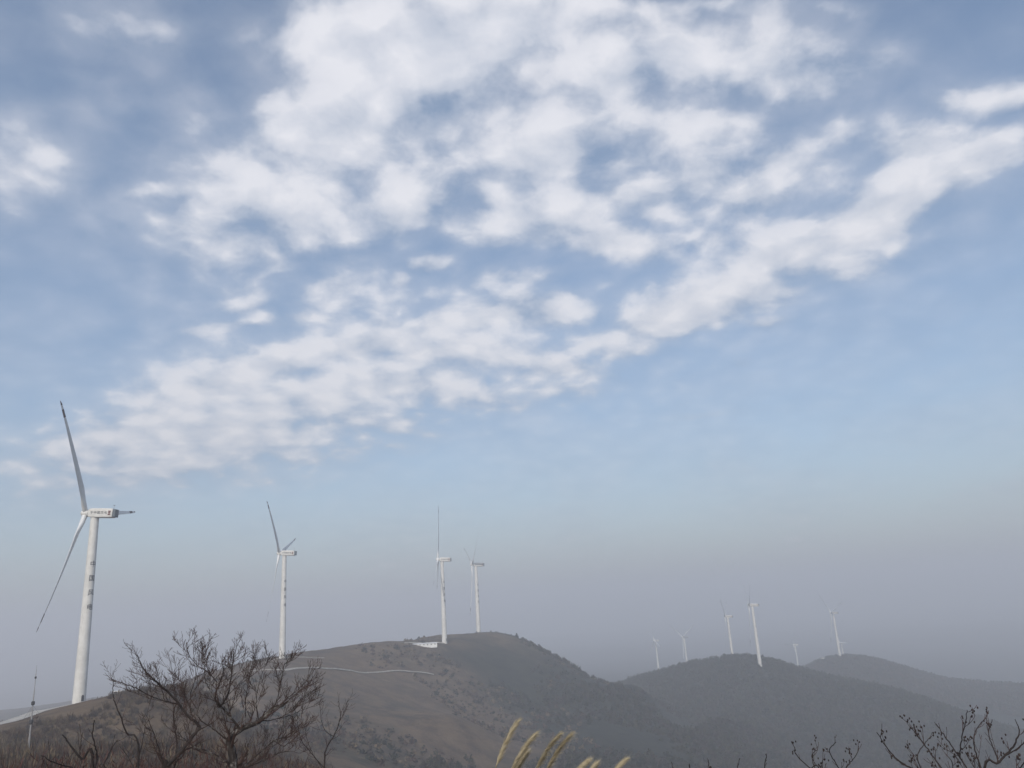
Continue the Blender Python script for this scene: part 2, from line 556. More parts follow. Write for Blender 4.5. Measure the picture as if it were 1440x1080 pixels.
# ------------------------------------------------------------------ roads and hardstandings laid on the ground
CONCRETE = mottled("concrete", (0.42, 0.40, 0.37), (0.30, 0.285, 0.26), 0.6, 0.9, 0.2)


def ribbon(name, pix, width, label, mat=CONCRETE, lift=0.08, kind="structure"):
    pts = [at(*p) for p in pix]
    path = []
    for a, b in zip(pts[:-1], pts[1:]):
        for k in range(12):
            path.append(a.lerp(b, k / 12))
    path.append(pts[-1])
    xy = np.array([(p.x, p.y) for p in path])
    for _ in range(10):
        xy[1:-1] = (xy[:-2] + 2 * xy[1:-1] + xy[2:]) / 4
    mb = MB()
    rows = []
    for i in range(len(xy)):
        t = xy[min(i + 1, len(xy) - 1)] - xy[max(i - 1, 0)]
        t = t / np.hypot(*t)
        nrm = np.array((-t[1], t[0]))
        sidepts = [xy[i] + nrm * width * s for s in (-.5, -.17, .17, .5)]
        zs = [hz(*q) for q in sidepts]
        zc = max(zs) + lift
        row = [(*(xy[i] + nrm * width * .52), zc - .7)] + [(*q, zc) for q in reversed(sidepts)] + [(*(xy[i] - nrm * width * .52), zc - .7)]
        rows.append(row)
    mb.loft(rows, close=False, caps=(False, False))
    return tag(mb.build(name, mat), label, None, None, kind)


ribbon("road", [(-40, 1044, 247), (0, 1028, 257), (45, 1014, 270), (80, 1004, 280), (104, 1000, 284)], 4.0,
       "pale concrete road climbing to the nearest turbine")
ribbon("track", [(322, 941, 484), (400, 943, 486), (500, 945, 530), (570, 948, 560), (608, 949, 575)], 3.0,
       "pale track cut along the ridge below the second turbine")
ribbon("ridge_road", [(372, 930, 515), (420, 924, 530), (455, 922.5, 545)], 1.6, "pale road along the ridge crest")
ribbon("spur_road", [(566, 911, 628), (590, 908, 640), (612, 905, 650), (624, 906, 652)], 3.5, "pale spur road leading to the third turbine")


# ------------------------------------------------------------------ wind turbines
PAINT = mottled("white_gelcoat", (0.66, 0.65, 0.62), (0.56, 0.55, 0.52), 0.35, 0.42, 0.45)
BLADE_MAT = mottled("blade_gelcoat", (0.66, 0.67, 0.67), (0.58, 0.59, 0.59), 0.25, 0.38, 0.45)
TIP_MAT = mottled("tip_band_paint", (0.055, 0.022, 0.026), (0.035, 0.018, 0.022), 0.8, 0.5)
INK = mottled("blue_black_lettering", (0.022, 0.025, 0.038), (0.035, 0.038, 0.05), 1.5, 0.6)
EMBLEM_INK = mottled("brown_red_emblem", (0.16, 0.05, 0.045), (0.11, 0.045, 0.04), 1.5, 0.6)
COOLER_MAT = mottled("grey_cooler", (0.13, 0.16, 0.19), (0.09, 0.11, 0.13), 1.2, 0.6)
DARK_METAL = mottled("dark_metal", (0.06, 0.06, 0.065), (0.035, 0.035, 0.04), 2.0, 0.6)
HUB_H = 70.0


def tower_r(z):
    return 2.25 - (2.25 - 1.5) * (z / 67.6)


def text_mesh(body, size):
    """flat outline of a string, centred, as (verts, faces)"""
    cu = bpy.data.curves.new("text", 'FONT')
    cu.body = body
    cu.size = size
    cu.align_x = 'CENTER'
    cu.align_y = 'CENTER'
    cu.offset = 0.012 * size
    o = bpy.data.objects.new("text", cu)
    COL.objects.link(o)
    dg = bpy.context.evaluated_depsgraph_get()
    me = bpy.data.meshes.new_from_object(o.evaluated_get(dg))
    bpy.data.objects.remove(o)
    bpy.data.curves.remove(cu)
    import bmesh
    bm = bmesh.new()
    bm.from_mesh(me)
    bmesh.ops.triangulate(bm, faces=bm.faces)
    for _ in range(3):
        long = [e for e in bm.edges if e.calc_length() > size * 0.22]
        if long:
            bmesh.ops.subdivide_edges(bm, edges=long, cuts=1)
            bmesh.ops.triangulate(bm, faces=bm.faces)
    bm.to_mesh(me)
    bm.free()
    vs = [tuple(v.co) for v in me.vertices]
    fs = [tuple(p.vertices) for p in me.polygons]
    bpy.data.meshes.remove(me)
    return vs, fs


TEXT_AZ = rad(122)


def turbine_parts():
    D = {}
    # tower in four welded cans with flange rings
    mb = MB()
    prof = [(2.34, -4.0), (2.34, 0.35), (2.25, 0.36)]
    for z in (16, 33, 50, 68.8):
        r = tower_r(z)
        prof += [(tower_r(z - 0.25), z - 0.25), (r + .05, z - 0.22), (r + .05, z - .02), (r, z)]
    mb.lathe(prof, 40)
    D['tower'] = mb.mesh("tower", PAINT, True)
    D['letters'] = []
    for i, ch in enumerate("中国风电"):
        mb = MB()
        vs, fs = text_mesh(ch, 2.4)
        zc = 50.5 - 5.3 * i
        b = len(mb.v)
        for (x, y, _) in vs:
            z = zc + y
            R = tower_r(z) + 0.03
            a = TEXT_AZ - x / R          # reads left to right from outside
            mb.v.append((R * math.sin(a), R * math.cos(a), z))
        for f in fs:
            mb.face(tuple(b + k for k in f))
        D['letters'].append(mb.mesh("letter", INK))
    mb = MB()                                # arched steel door with a step
    ring = []
    for (dx, z) in [(-.45, 1.6), (.45, 1.6), (.45, 3.3), (.3, 3.65), (0, 3.78), (-.3, 3.65), (-.45, 3.3)]:
        ring.append((dx, z))
    rows = []
    for off in (-.1, .07):
        rows.append([((tower_r(z) + off) * math.sin(TEXT_AZ - dx / 2.2), (tower_r(z) + off) * math.cos(TEXT_AZ - dx / 2.2), z) for dx, z in ring])
    mb.loft(rows)
    D['door'] = mb.mesh("door", DARK_METAL)
    mb = MB()
    for k in range(6):
        c = Vector((math.sin(TEXT_AZ), math.cos(TEXT_AZ), 0)) * (2.4 + .32 * (6 - k))
        mb.box((c.x, c.y, .12 + .25 * k), (.9, .9, .06))
        mb.box((c.x, c.y, (.1 + .25 * k) / 2), (.06, .06, .2 + .25 * k))
    D['stair'] = mb.mesh("stair", DARK_METAL)
    # nacelle: rounded box, tail along +X
    mb = MB()
    rings = []
    for x, h, w, zc in [(-2.35, 1.1, 1.1, .0), (-2.2, 1.28, 1.3, .0), (-1.6, 1.58, 1.62, .05), (-.6, 1.72, 1.75, .1), (3, 1.75, 1.8, .12),
                        (6.9, 1.72, 1.8, .16), (7.25, 1.64, 1.72, .18)]:
        ring = []
        c = .28
        for (sy, sz) in ((1, -1), (1, 1), (-1, 1), (-1, -1)):
            cy, cz = sy * (w - c), sz * (h - c)
            a0 = {(1, -1): -90, (1, 1): 0, (-1, 1): 90, (-1, -1): 180}[(sy, sz)]
            for k in range(4):
                a = rad(a0 + 30 * k)
                ring.append((x, cy + c * math.cos(a), zc + cz + c * math.sin(a)))
        rings.append(ring)
    mb.loft(rings)
    D['nacelle'] = mb.mesh("nacelle", PAINT, True)
    mb = MB()
    mb.box((7.75, 0, .15), (1.0, 3.0, 2.9))
    for k in range(6):
        mb.box((7.8, -1.53, -1.0 + .46 * k), (.9, .08, .12))
        mb.box((8.29, 0, -1.0 + .46 * k), (.1, 2.9, .12))
    D['cooler'] = mb.mesh("cooler", COOLER_MAT)
    D['nacelle_letters'] = []
    for i, ch in enumerate("千中国风电"):
        mb = MB()
        vs, fs = text_mesh(ch, 1.15)
        for (x, y, _) in vs:
            mb.v.append((-.55 + 1.32 * i + x, -1.825, .12 + y))
        for f in fs:
            mb.face(f)
        D['nacelle_letters'].append(mb.mesh("letter", INK))
    mb = MB()
    for k, (w, h, z) in enumerate(((1.0, .5, .72), (1.0, .32, .15), (1.0, .5, -.45))):
        mb.box((6.15, -1.82, z), (w, .06, h))
    mb.box((6.15, -1.825, .14), (.25, .06, 1.5))
    D['emblem'] = mb.mesh("emblem", EMBLEM_INK)
    mb = MB()
    mb.tube([(6.6, .5, 1.8), (6.6, .5, 3.2)], [.05, .035], 6)
    mb.box((6.6, .5, 3.2), (.1, .8, .06))
    mb.box((6.6, .1, 3.32), (.16, .16, .2))
    mb.box((6.6, .9, 3.32), (.3, .06, .2))
    D['wind_vane'] = mb.mesh("wind_vane", DARK_METAL)
    # spinner with three blade sockets, axis along X
    mb = MB()
    rings = []
    for x, r in [(-2.4, 1.25), (-2.7, 1.42), (-3.6, 1.5), (-4.4, 1.38), (-5.0, 1.05), (-5.35, .6), (-5.45, .1)]:
        rings.append([(x, r * math.cos(2 * math.pi * j / 28), r * math.sin(2 * math.pi * j / 28)) for j in range(28)])
    mb.loft(rings)
    D['hub'] = mb.mesh("hub", PAINT, True)
    # blade along +Z: round root, broad shoulder, slender tip
    L = 46.3
    secs = []
    for s in list(np.linspace(0, .3, 10)) + list(np.linspace(.34, 1, 19)):
        z = 1.2 + s * L
        if s < .04:
            ch, th, rnd = 1.95, 1.95, 1.0
        else:
            u = min(1, (s - .04) / .16)
            u = u * u * (3 - 2 * u)
            full = 3.0 - 2.25 * ((s - .2) / .8) ** .82 if s > .2 else 3.0
            ch = 1.95 * (1 - u) + full * u
            th = 1.95 * (1 - u) + full * (.27 - .13 * min(1, max(0, (s - .2) / .6))) * u
            rnd = 1 - u
        if s > .965:
            ch *= max(.25, math.sqrt(max(0, 1 - ((s - .965) / .037) ** 2)))
        tw = rad(13) * (1 - s) ** 2
        bend = -1.5 * s * s
        ring = []
        for k in range(18):
            a = 2 * math.pi * k / 18
            cx, sx = math.cos(a), math.sin(a)
            yy = -.5 * ch * cx + ch * .18 * (1 - rnd)
            shape = 1.0 * rnd + (1 - rnd) * (0.72 - .55 * cx * .9)      # fat nose, thin trailing edge
            xx = .5 * th * sx * shape
            if cx > 0 and rnd < 1:
                pass
            ring.append((bend + xx * math.cos(tw) - yy * math.sin(tw), xx * math.sin(tw) + yy * math.cos(tw), z))
        secs.append((s, ring))
    mb = MB()
    mb.loft([r for _, r in secs])
    D['blade'] = mb.mesh("blade", BLADE_MAT, True)

    def band(s0, s1):
        S = np.array([s for s, _ in secs])
        G = np.array([r for _, r in secs])
        rows = []
        for s in np.linspace(s0, s1, 6):
            i = min(np.searchsorted(S, s, side='right') - 1, len(S) - 2)
            f = (s - S[i]) / (S[i + 1] - S[i])
            g = G[i] * (1 - f) + G[i + 1] * f
            c = g.mean(0)
            d = g - c
            d[:, :2] += d[:, :2] / np.maximum(np.hypot(d[:, 0], d[:, 1]), 1e-6)[:, None] * .02
            rows.append([tuple(q) for q in (c + d)])
        m = MB()
        m.loft(rows)
        return m.mesh("tip_band", TIP_MAT, True)
    D['band1'], D['band2'] = band(.855, .925), band(.962, .9985)
    return D


PARTS = turbine_parts()


def turbine(px, py, d, yaw_az, angles, label, pitch=-15):
    """px, py, d: where the nacelle sits over the tower; the tower runs down to the ground there"""
    top = at(px, py, d)
    base = hz(top.x, top.y)
    s = (top.z - base) / HUB_H
    print("turbine", px, "height", round(top.z - base, 1))
    root = empty("wind_turbine", (top.x, top.y, base))
    root.scale = (s, s, s)
    tag(root, label, "wind turbine", "white wind turbines on the ridges")

    def part(name, key, parent, mat=None):
        o = link(name, PARTS[key] if isinstance(key, str) else key, parent)
        if mat is not None:
            o.matrix_local = mat
        return o
    tw = part("tower", 'tower', root)
    for me in PARTS['letters']:
        part("letter", me, tw)
    part("door", 'door', tw)
    part("stair", 'stair', tw)
    M = Matrix.Translation((0, 0, HUB_H)) @ Matrix.Rotation(math.pi / 2 - rad(yaw_az), 4, 'Z') @ Matrix.Rotation(rad(4), 4, 'Y')
    nc = part("nacelle", 'nacelle', root, M)
    for nm, key in (("cooler", 'cooler'), ("emblem", 'emblem'), ("wind_vane", 'wind_vane')):
        part(nm, key, nc)
    for me in PARTS['nacelle_letters']:
        part("letter", me, nc)
    part("hub", 'hub', root, M)
    for a in angles:
        B = M @ Matrix.Translation((-3.7, 0, 0)) @ Matrix.Rotation(-rad(a), 4, 'X') @ Matrix.Rotation(rad(pitch), 4, 'Z')
        bl = part("blade", 'blade', root, B)
        part("tip_band", 'band1', bl)
        part("tip_band", 'band2', bl)
    return root, top.z + 60 * s


TURBINES = [
    (134, 722, 290, 87, (-38, 82, 202), "nearest and tallest white wind turbine, beside the concrete road at the left edge"),
    (400, 778, 522, 89, (-48, 72, 192), "white wind turbine on the ridge above the bare tree"),
    (621.5, 787, 655, 86, (0, 120, 240), "wind turbine with one blade straight up on the dark hilltop beside the white pad"),
    (669, 794, 800, 76, (-55, 65, 185), "faint hazy wind turbine rising behind the round summit of the middle hill"),
    (1057.5, 851, 862, 100, (-62, 58, 178), "hazy grey wind turbine on the summit of the wooded right-hand hill"),
    (1023, 867, 985, 110, (-58, 62, 182), "very faint wind turbine left of the summit turbine on the right-hand hill"),
    (922, 901, 1500, 80, (15, 135, 255), "small white wind turbine, leftmost of those on the right-hand hill"),
    (962, 896, 1500, 65, (60, 180, 300), "slim white wind turbine, second from left on the right-hand hill"),
    (1118, 907, 1500, 85, (-30, 90, 210), "small wind turbine in the dip between the wooded hill and far pale ridge"),
    (1171.5, 862, 1262, 85, (50, 170, 290), "bright white wind turbine standing tallest on the far pale ridge"),
    (1183, 904, 1560, 85, (30, 150, 270), "tiny white wind turbine just right of the tall one on the far ridge"),
]
TOPS = []
for a in TURBINES:
    TOPS.append(turbine(*a)[1])


# ------------------------------------------------------------------ small built things on the hills
def site_pad():
    c = at(596, 915.5, 632)
    z = hz(c.x, c.y)
    root = tag(empty("site_cabin", (c.x, c.y, z)), "long low white site cabin on the ridge left of the third turbine", "cabin")
    root.rotation_euler.z = -math.atan2(c.x, c.y) + rad(3)
    wall = mottled("white_sheet_wall", (0.80, 0.80, 0.78), (0.70, 0.70, 0.69), 0.5, 0.6)
    roof = mottled("pale_sheet_roof", (0.74, 0.75, 0.76), (0.62, 0.63, 0.65), 0.4, 0.5)
    glass = mottled("dark_window", (0.03, 0.035, 0.04), (0.05, 0.055, 0.06), 1.0, 0.15, 0.5)
    m = MB(); m.box((0, 0, 0.2), (20, 4.4, 3.2)); w = m.build("wall", wall, root)
    for x in np.arange(-8.4, 8.5, 2.8):
        m = MB(); m.box((x, -2.2, 1.05), (.9, .12, .6)); m.build("window", glass, w)
    m = MB()
    m.loft([[(-10.3, -2.5, 1.82), (-10.3, 2.5, 1.82), (-10.3, 2.5, 1.95), (-10.3, 0, 2.3), (-10.3, -2.5, 1.95)],
            [(10.3, -2.5, 1.82), (10.3, 2.5, 1.82), (10.3, 2.5, 1.95), (10.3, 0, 2.3), (10.3, -2.5, 1.95)]])
    m.build("roof", roof, root)


def van():
    c = at(168, 988, 292)
    z = hz(c.x, c.y)
    root = tag(empty("parked_van", (c.x, c.y, z + .05)), "small white van parked on the knoll right of the nearest turbine", "van")
    root.rotation_euler.z = rad(22)
    paint = mottled("white_car_paint", (0.80, 0.79, 0.78), (0.74, 0.73, 0.72), 1.0, 0.3, 0.5)
    glass = mottled("tinted_glass", (0.02, 0.024, 0.028), (0.03, 0.034, 0.04), 1.0, 0.08, 0.5)
    tyre = mottled("tyre_rubber", (0.02, 0.02, 0.02), (0.03, 0.03, 0.03), 4.0, 0.9)
    prof = [(-2.1, .45), (2.05, .45), (2.15, .95), (1.45, 1.15), (.95, 1.85), (-1.95, 1.9), (-2.12, 1.2)]
    m = MB(); m.loft([[(x, y * s, z) for x, z in prof] for y, s in ((-.82, 1), (.82, 1))]); m.build("body", paint, root, False)
    for s in (-1, 1):
        for x0, x1 in ((-1.8, -.75), (-.65, .2), (.3, .95)):
            m = MB(); m.box(((x0 + x1) / 2, s * .82, 1.5), (x1 - x0, .03, .48)); m.build("window", glass, root)
        for x in (-1.35, 1.35):
            m = MB()
            m.loft([[(x + .33 * math.cos(a), s * .72 + y, .33 + .33 * math.sin(a)) for a in np.linspace(0, 2 * math.pi, 17)[:-1]] for y in (-.12, .12)])
            m.build("wheel", tyre, root)
    m = MB(); m.loft([[(1.44, -.7, 1.2), (1.44, .7, 1.2), (.98, .65, 1.82), (.98, -.65, 1.82)],
                      [(1.47, -.7, 1.22), (1.47, .7, 1.22), (1.01, .65, 1.84), (1.01, -.65, 1.84)]]); m.build("windscreen", glass, root)


def hut():
    c = at(1157, 930, 1268)
    z = hz(c.x, c.y)
    root = tag(empty("hut", (c.x, c.y, z)), "tiny pale hut on the slope left of the far ridge turbine", "hut")
    wall = mottled("pale_plaster", (0.66, 0.65, 0.62), (0.58, 0.57, 0.54), 0.8, 0.9)
    tile = mottled("grey_roof_tile", (0.30, 0.29, 0.29), (0.22, 0.21, 0.21), 0.8, 0.8)
    m = MB(); m.box((0, 0, .9), (5, 4, 4.2)); m.build("wall", wall, root)
    m = MB(); m.loft([[(-2.9, -2.4, 3.02), (-2.9, 2.4, 3.02), (-2.9, 0, 4.3)], [(2.9, -2.4, 3.02), (2.9, 2.4, 3.02), (2.9, 0, 4.3)]]); m.build("roof", tile, root)
    m = MB(); m.box((0, -2.02, 1.2), (1.1, .1, 2.1)); m.build("door", DARK_METAL, root)


def mast():
    c = at(39, 1062, 150)
    z = hz(c.x, c.y)
    top = at(51.5, 935, 150).z - z
    root = tag(empty("mast", (c.x, c.y, z)), "thin dark instrument mast on the slope left of the nearest turbine", "mast")
    galv = mottled("weathered_steel", (0.34, 0.33, 0.33), (0.24, 0.235, 0.235), 1.0, 0.7)
    m = MB(); m.tube([(0, 0, -1), (0, 0, top * .35), (0, 0, top * .72)], [.15, .11, .07], 8); m.build("pole", galv, root)
    m = MB(); m.tube([(0, 0, top * .70), (0, 0, top * .9), (0, 0, top)], [.055, .04, .015], 6); m.build("whip", galv, root)
    for f, w in ((.38, .7), (.58, .6), (.86, .34)):
        m = MB()
        m.lathe([(w * .25, top * f - w * .5), (w * .42, top * f - w * .3), (w * .42, top * f + w * .3), (w * .25, top * f + w * .5)], 10)
        m.build("clamp", DARK_METAL, root)
    for a in (20, 140, 260):
        q = Vector((math.cos(rad(a)), math.sin(rad(a)), 0)) * 5.5
        g = hz(c.x + q.x, c.y + q.y) - z
        m = MB(); m.tube([(0, 0, top * .56), (q.x, q.y, g)], [.012, .012], 4); m.build("guy_wire", DARK_METAL, root)


site_pad()
van()
hut()
mast()


# ------------------------------------------------------------------ scrub and woodland on the slopes
def clump(n, seed, flat=1.0, blade=0.34, stems=False):
    """a bush of n small leaf or twig faces in a unit ball, standing on z = 0"""
    r = np.random.default_rng(seed)
    V, F = [], []
    for k in range(n):
        a = r.normal(size=3)
        a /= np.linalg.norm(a)
        p = a * r.random() ** (1 / 2.2) * np.array((1, 1, flat))
        p[2] = abs(p[2] + .35 * flat)
        u = r.normal(size=3)
        u /= np.linalg.norm(u)
        if stems:
            u = a * .8 + np.array((0, 0, 1.0))
            u /= np.linalg.norm(u)
        w = np.cross(u, r.normal(size=3))
        w /= np.linalg.norm(w)
        l = blade * (.6 + .8 * r.random())
        wd = l * (.16 if stems else .55)
        b = len(V)
        V += [p - u * l + w * wd * .4, p + w * wd, p + u * l, p - w * wd]
        F += [(b, b + 1, b + 2), (b, b + 2, b + 3)]
    return np.array(V), np.array(F)


def scatter(name, kinds, xs, ys, sizes, tall, mats, label, seed):
    """joins many bushes into one mesh"""
    r = np.random.default_rng(seed)
    z = height(xs, ys)
    VV, FF, MI = [], [], []
    off = 0
    which = r.integers(0, len(kinds), len(xs))
    for kd, (V, F) in enumerate(kinds):
        sel = np.where(which == kd)[0]
        if not len(sel):
            continue
        a = r.random(len(sel)) * 2 * np.pi
        ca, sa = np.cos(a)[:, None], np.sin(a)[:, None]
        sx = sizes[sel][:, None]
        X = (V[None, :, 0] * ca - V[None, :, 1] * sa) * sx + xs[sel][:, None]
        Y = (V[None, :, 0] * sa + V[None, :, 1] * ca) * sx + ys[sel][:, None]
        Z = V[None, :, 2] * sx * tall[sel][:, None] + z[sel][:, None] - .1 * sx
        P = np.stack([X, Y, Z], -1).reshape(-1, 3)
        idx = (F[None] + (np.arange(len(sel)) * len(V))[:, None, None]).reshape(-1, 3) + off
        off += len(P)
        VV.append(P)
        FF.append(idx)
        MI.append(np.repeat(r.integers(0, len(mats), len(sel)), len(F)))
    VV, FF, MI = np.concatenate(VV), np.concatenate(FF), np.concatenate(MI)
    me = bpy.data.meshes.new(name)
    me.vertices.add(len(VV))
    me.vertices.foreach_set("co", VV.astype(np.float32).ravel())
    me.loops.add(len(FF) * 3)
    me.loops.foreach_set("vertex_index", FF.astype(np.int32).ravel())
    me.polygons.add(len(FF))
    me.polygons.foreach_set("loop_start", (np.arange(len(FF)) * 3).astype(np.int32))
    for m in mats:
        me.materials.append(m)
    me.polygons.foreach_set("material_index", MI.astype(np.int32))
    me.update(calc_edges=True)
    return tag(link(name, me), label, None, None, "stuff")


def polar(n, az0, az1, d0, d1, seed):
    r = np.random.default_rng(seed)
    az = np.radians(az0 + (az1 - az0) * r.random(n))
    d = np.sqrt(d0 ** 2 + (d1 ** 2 - d0 ** 2) * r.random(n))
    return d * np.sin(az), d * np.cos(az), r


def off_roads(x, y):
    """keeps bushes off the concrete"""
    keep = np.ones(len(x), bool)
    for pix in ([(0, 1028, 257), (45, 1014, 270), (104, 1000, 284), (134, 995, 290)],
                [(322, 941, 484), (400, 943, 486), (500, 945, 530), (570, 948, 560), (608, 949, 575)],
                [(372, 930, 515), (420, 924, 530), (470, 921.5, 552)], [(566, 911, 628), (596, 915, 632), (624, 906, 652)]):
        P = [at(*p) for p in pix]
        for a, b in zip(P[:-1], P[1:]):
            ab = np.array((b.x - a.x, b.y - a.y))
            t = np.clip(((x - a.x) * ab[0] + (y - a.y) * ab[1]) / (ab @ ab), 0, 1)
            keep &= np.hypot(x - a.x - t * ab[0], y - a.y - t * ab[1]) > 6.0
    return keep


def leafmat(name, a, b, scale=0.4):
    return mottled(name, a, b, scale, 0.9, 0.1, 3.0)


SCRUB = [leafmat("rust_scrub", (0.085, 0.055, 0.042), (0.055, 0.038, 0.032)), leafmat("straw_scrub", (0.15, 0.115, 0.075), (0.10, 0.078, 0.055)),
         leafmat("umber_scrub", (0.052, 0.042, 0.036), (0.036, 0.030, 0.027))]
WOOD = [leafmat("dark_evergreen", (0.024, 0.030, 0.021), (0.015, 0.020, 0.016), .2), leafmat("bare_wood", (0.046, 0.038, 0.033), (0.030, 0.026, 0.024), .2),
        leafmat("olive_wood", (0.046, 0.046, 0.028), (0.034, 0.035, 0.024), .2)]


def vegetation():
    twigs = [clump(46, s, 1.0, .40, True) for s in (1, 2, 3)]
    balls = [clump(26, s, 1.0, .42) for s in (4, 5, 6)]
    # brown scrub on the knoll in front of the nearest turbine
    x, y, r = polar(15000, -41, -13, 88, 330, 11)
    k = off_roads(x, y) & (fbm(x, y, 30, 3) > -.22)
    x, y = x[k], y[k]
    scatter("knoll_scrub", twigs, x, y, .35 + .7 * r.random(len(x)) ** 2, .9 + .6 * r.random(len(x)), SCRUB,
            "brown leafless scrub on the knoll below the nearest turbine", 12)
    # dry grass and low bushes on the long ridge
    x, y, r = polar(6500, -26, 6, 300, 700, 13)
    k = off_roads(x, y) & (fbm(x, y, 70, 4) > -.02)
    x, y = x[k], y[k]
    scatter("ridge_scrub", balls, x, y, .6 + 1.7 * r.random(len(x)) ** 2.5, .7 + .4 * r.random(len(x)), SCRUB + WOOD[:1],
            "low dry bushes dotted over the long middle ridge", 14)
    # woodland on the dark flank and the right-hand hills
    x, y, r = polar(30000, -7, 36, 330, 930, 15)
    s = x + .12 * y + 260 * fbm(x, y, 170, 4)
    k = (s > 40 + 60 * r.random(len(x)))
    x, y = x[k], y[k]
    scatter("hillside_woodland", balls, x, y, 1.1 + 1.5 * r.random(len(x)) ** 1.5, 1.0 + .5 * r.random(len(x)), WOOD,
            "dark woodland covering the flank of the middle hill and the hill right of it", 16)
    x, y, r = polar(9000, 14, 36, 1080, 1330, 17)
    scatter("far_woodland", balls, x, y, 1.2 + 1.6 * r.random(len(x)), .9 + .4 * r.random(len(x)), WOOD + SCRUB[:1],
            "pale hazy woodland on the far right-hand ridge", 18)


vegetation()


# ------------------------------------------------------------------ foreground plants
BARK = mottled("dark_bark", (0.050, 0.042, 0.040), (0.028, 0.024, 0.024), 9.0, 0.9, 0.1)
BARK_PALE = mottled("lichen_bark", (0.040, 0.034, 0.032), (0.20, 0.19, 0.18), 13.0, 0.9, 0.1, 6.0, .5, .68)
TWIG = mottled("twig_bark", (0.078, 0.052, 0.046), (0.048, 0.034, 0.031), 6.0, 0.9, 0.1)


def smooth_poly(pts, n):
    """Catmull-Rom through the points"""
    P = [Vector(p) for p in pts]
    P = [P[0] * 2 - P[1]] + P + [P[-1] * 2 - P[-2]]
    out = []
    for i in range(1, len(P) - 2):
        for k in range(n):
            t = k / n
            a, b, c, d = P[i - 1], P[i], P[i + 1], P[i + 2]
            out.append(.5 * ((2 * b) + (c - a) * t + (2 * a - 5 * b + 4 * c - d) * t * t + (3 * b - a - 3 * c + d) * t ** 3))
    out.append(P[-2])
    return out


def twigs_on(mb, path, radii, rnd, level, spacing, length, minr=.0032, start=.12, up=.55, knobs=None, kink=.07, thick=.5):
    """side shoots along a path, each carrying finer ones"""
    total = sum((path[i + 1] - path[i]).length for i in range(len(path) - 1))
    acc, nxt = 0.0, total * start
    ph = rnd.random() * 6.28
    for i in range(len(path) - 1):
        seg = path[i + 1] - path[i]
        acc += seg.length
        while acc > nxt:
            f = nxt / total
            nxt += spacing * (.6 + .8 * rnd.random())
            t = seg.normalized()
            ph += 2.4 + rnd.random() * .9
            s = t.cross(Vector((math.sin(ph * 3.1), math.cos(ph * 1.7), .3))).normalized()
            s = (Matrix.Rotation(ph, 3, t) @ s)
            ang = rad(30 + 24 * rnd.random())
            d = (t * math.cos(ang) + s * math.sin(ang)).normalized()
            if d.z < -.1:
                d.z *= -.4
                d.normalize()
            ln = length * (.5 + .8 * rnd.random()) * (1.05 - .6 * f)
            r0 = max(minr, radii[i] * thick)
            n = 6
            pts = [path[i].lerp(path[i + 1], rnd.random())]
            for k in range(n):
                d = (d + Vector((rnd.uniform(-kink, kink), rnd.uniform(-kink, kink), up * .18 + rnd.uniform(-kink, kink) * .6))).normalized()
                pts.append(pts[-1] + d * ln / n)
            rs = [max(minr * .7, r0 * (1 - .75 * k / n)) for k in range(n + 1)]
            mb.tube(pts, rs, 3 if level <= 1 else 4)
            if knobs is not None and level == 1 and rnd.random() < .45:
                knobs.append(pts[-1])
            if level > 1:
                twigs_on(mb, pts, rs, rnd, level - 1, spacing * .68, length * .5, minr, .2, up, knobs, kink, thick)


def woody(name, root_px, d, limbs, label, cat, seed, r_trunk=.07, spacing=.11, length=.5, level=2, bark=None, base_d=None,
          minr=.0026, knob_mat=None, group=None, up=.55, gauge=.72, r_gauge=1.0):
    """limbs: pixel polylines; each starts on the stem or on an earlier limb"""
    rnd = random.Random(seed)
    bx = at(root_px[0], root_px[1], base_d or d)
    bz = hz(bx.x, bx.y)
    base = Vector((bx.x, bx.y, bz - .08))
    root = tag(empty(name, base), label, cat, group)
    tw = MB()
    knobs = [] if knob_mat else None
    for li, (pl, r0, r1) in enumerate(limbs):
        dep = rnd.uniform(-.35, .35) if li else 0.0
        pts = []
        for k, (px, py) in enumerate(pl):
            f = k / max(1, len(pl) - 1)
            pts.append(at(px, py, d + dep * f) - base)
        if pl[0] == root_px:
            pts[0] = Vector((0, 0, 0))
        path = smooth_poly(pts, 6)
        # small kinks, as in real wood
        path = [path[0]] + [p + Vector((rnd.uniform(-1, 1), rnd.uniform(-1, 1), rnd.uniform(-1, 1))) * .005 * d / 11 for p in path[1:]]
        n = len(path)
        g = gauge if li else r_gauge
        rs = [g * (r0 + (r1 - r0) * (k / (n - 1))) for k in range(n)]
        m = MB()
        m.tube(path, rs, 8 if r0 > .02 else 5)
        m.build("trunk" if li == 0 else "limb", bark or BARK, root, True)
        twigs_on(tw, path, rs, rnd, level, spacing, length, minr=minr, up=up, knobs=knobs, start=.3 if li == 0 else .12)
    tw.build("twigs", TWIG, root)["kind"] = "stuff"
    if knobs:
        kb = MB()
        for p in knobs:
            for _ in range(4):
                q = p + Vector((rnd.gauss(0, 1), rnd.gauss(0, 1), rnd.gauss(0, 1))) * .010
                kb.lathe([(0.001, -.006), (.004, -.002), (.004, .003), (.001, .006)], 5)
                for j in range(len(kb.v) - 20, len(kb.v)):
                    v = kb.v[j]
                    kb.v[j] = (v[0] + q.x, v[1] + q.y, v[2] + q.z)
        o = kb.build("seed_heads", knob_mat, root)
        o["kind"] = "stuff"
    return root


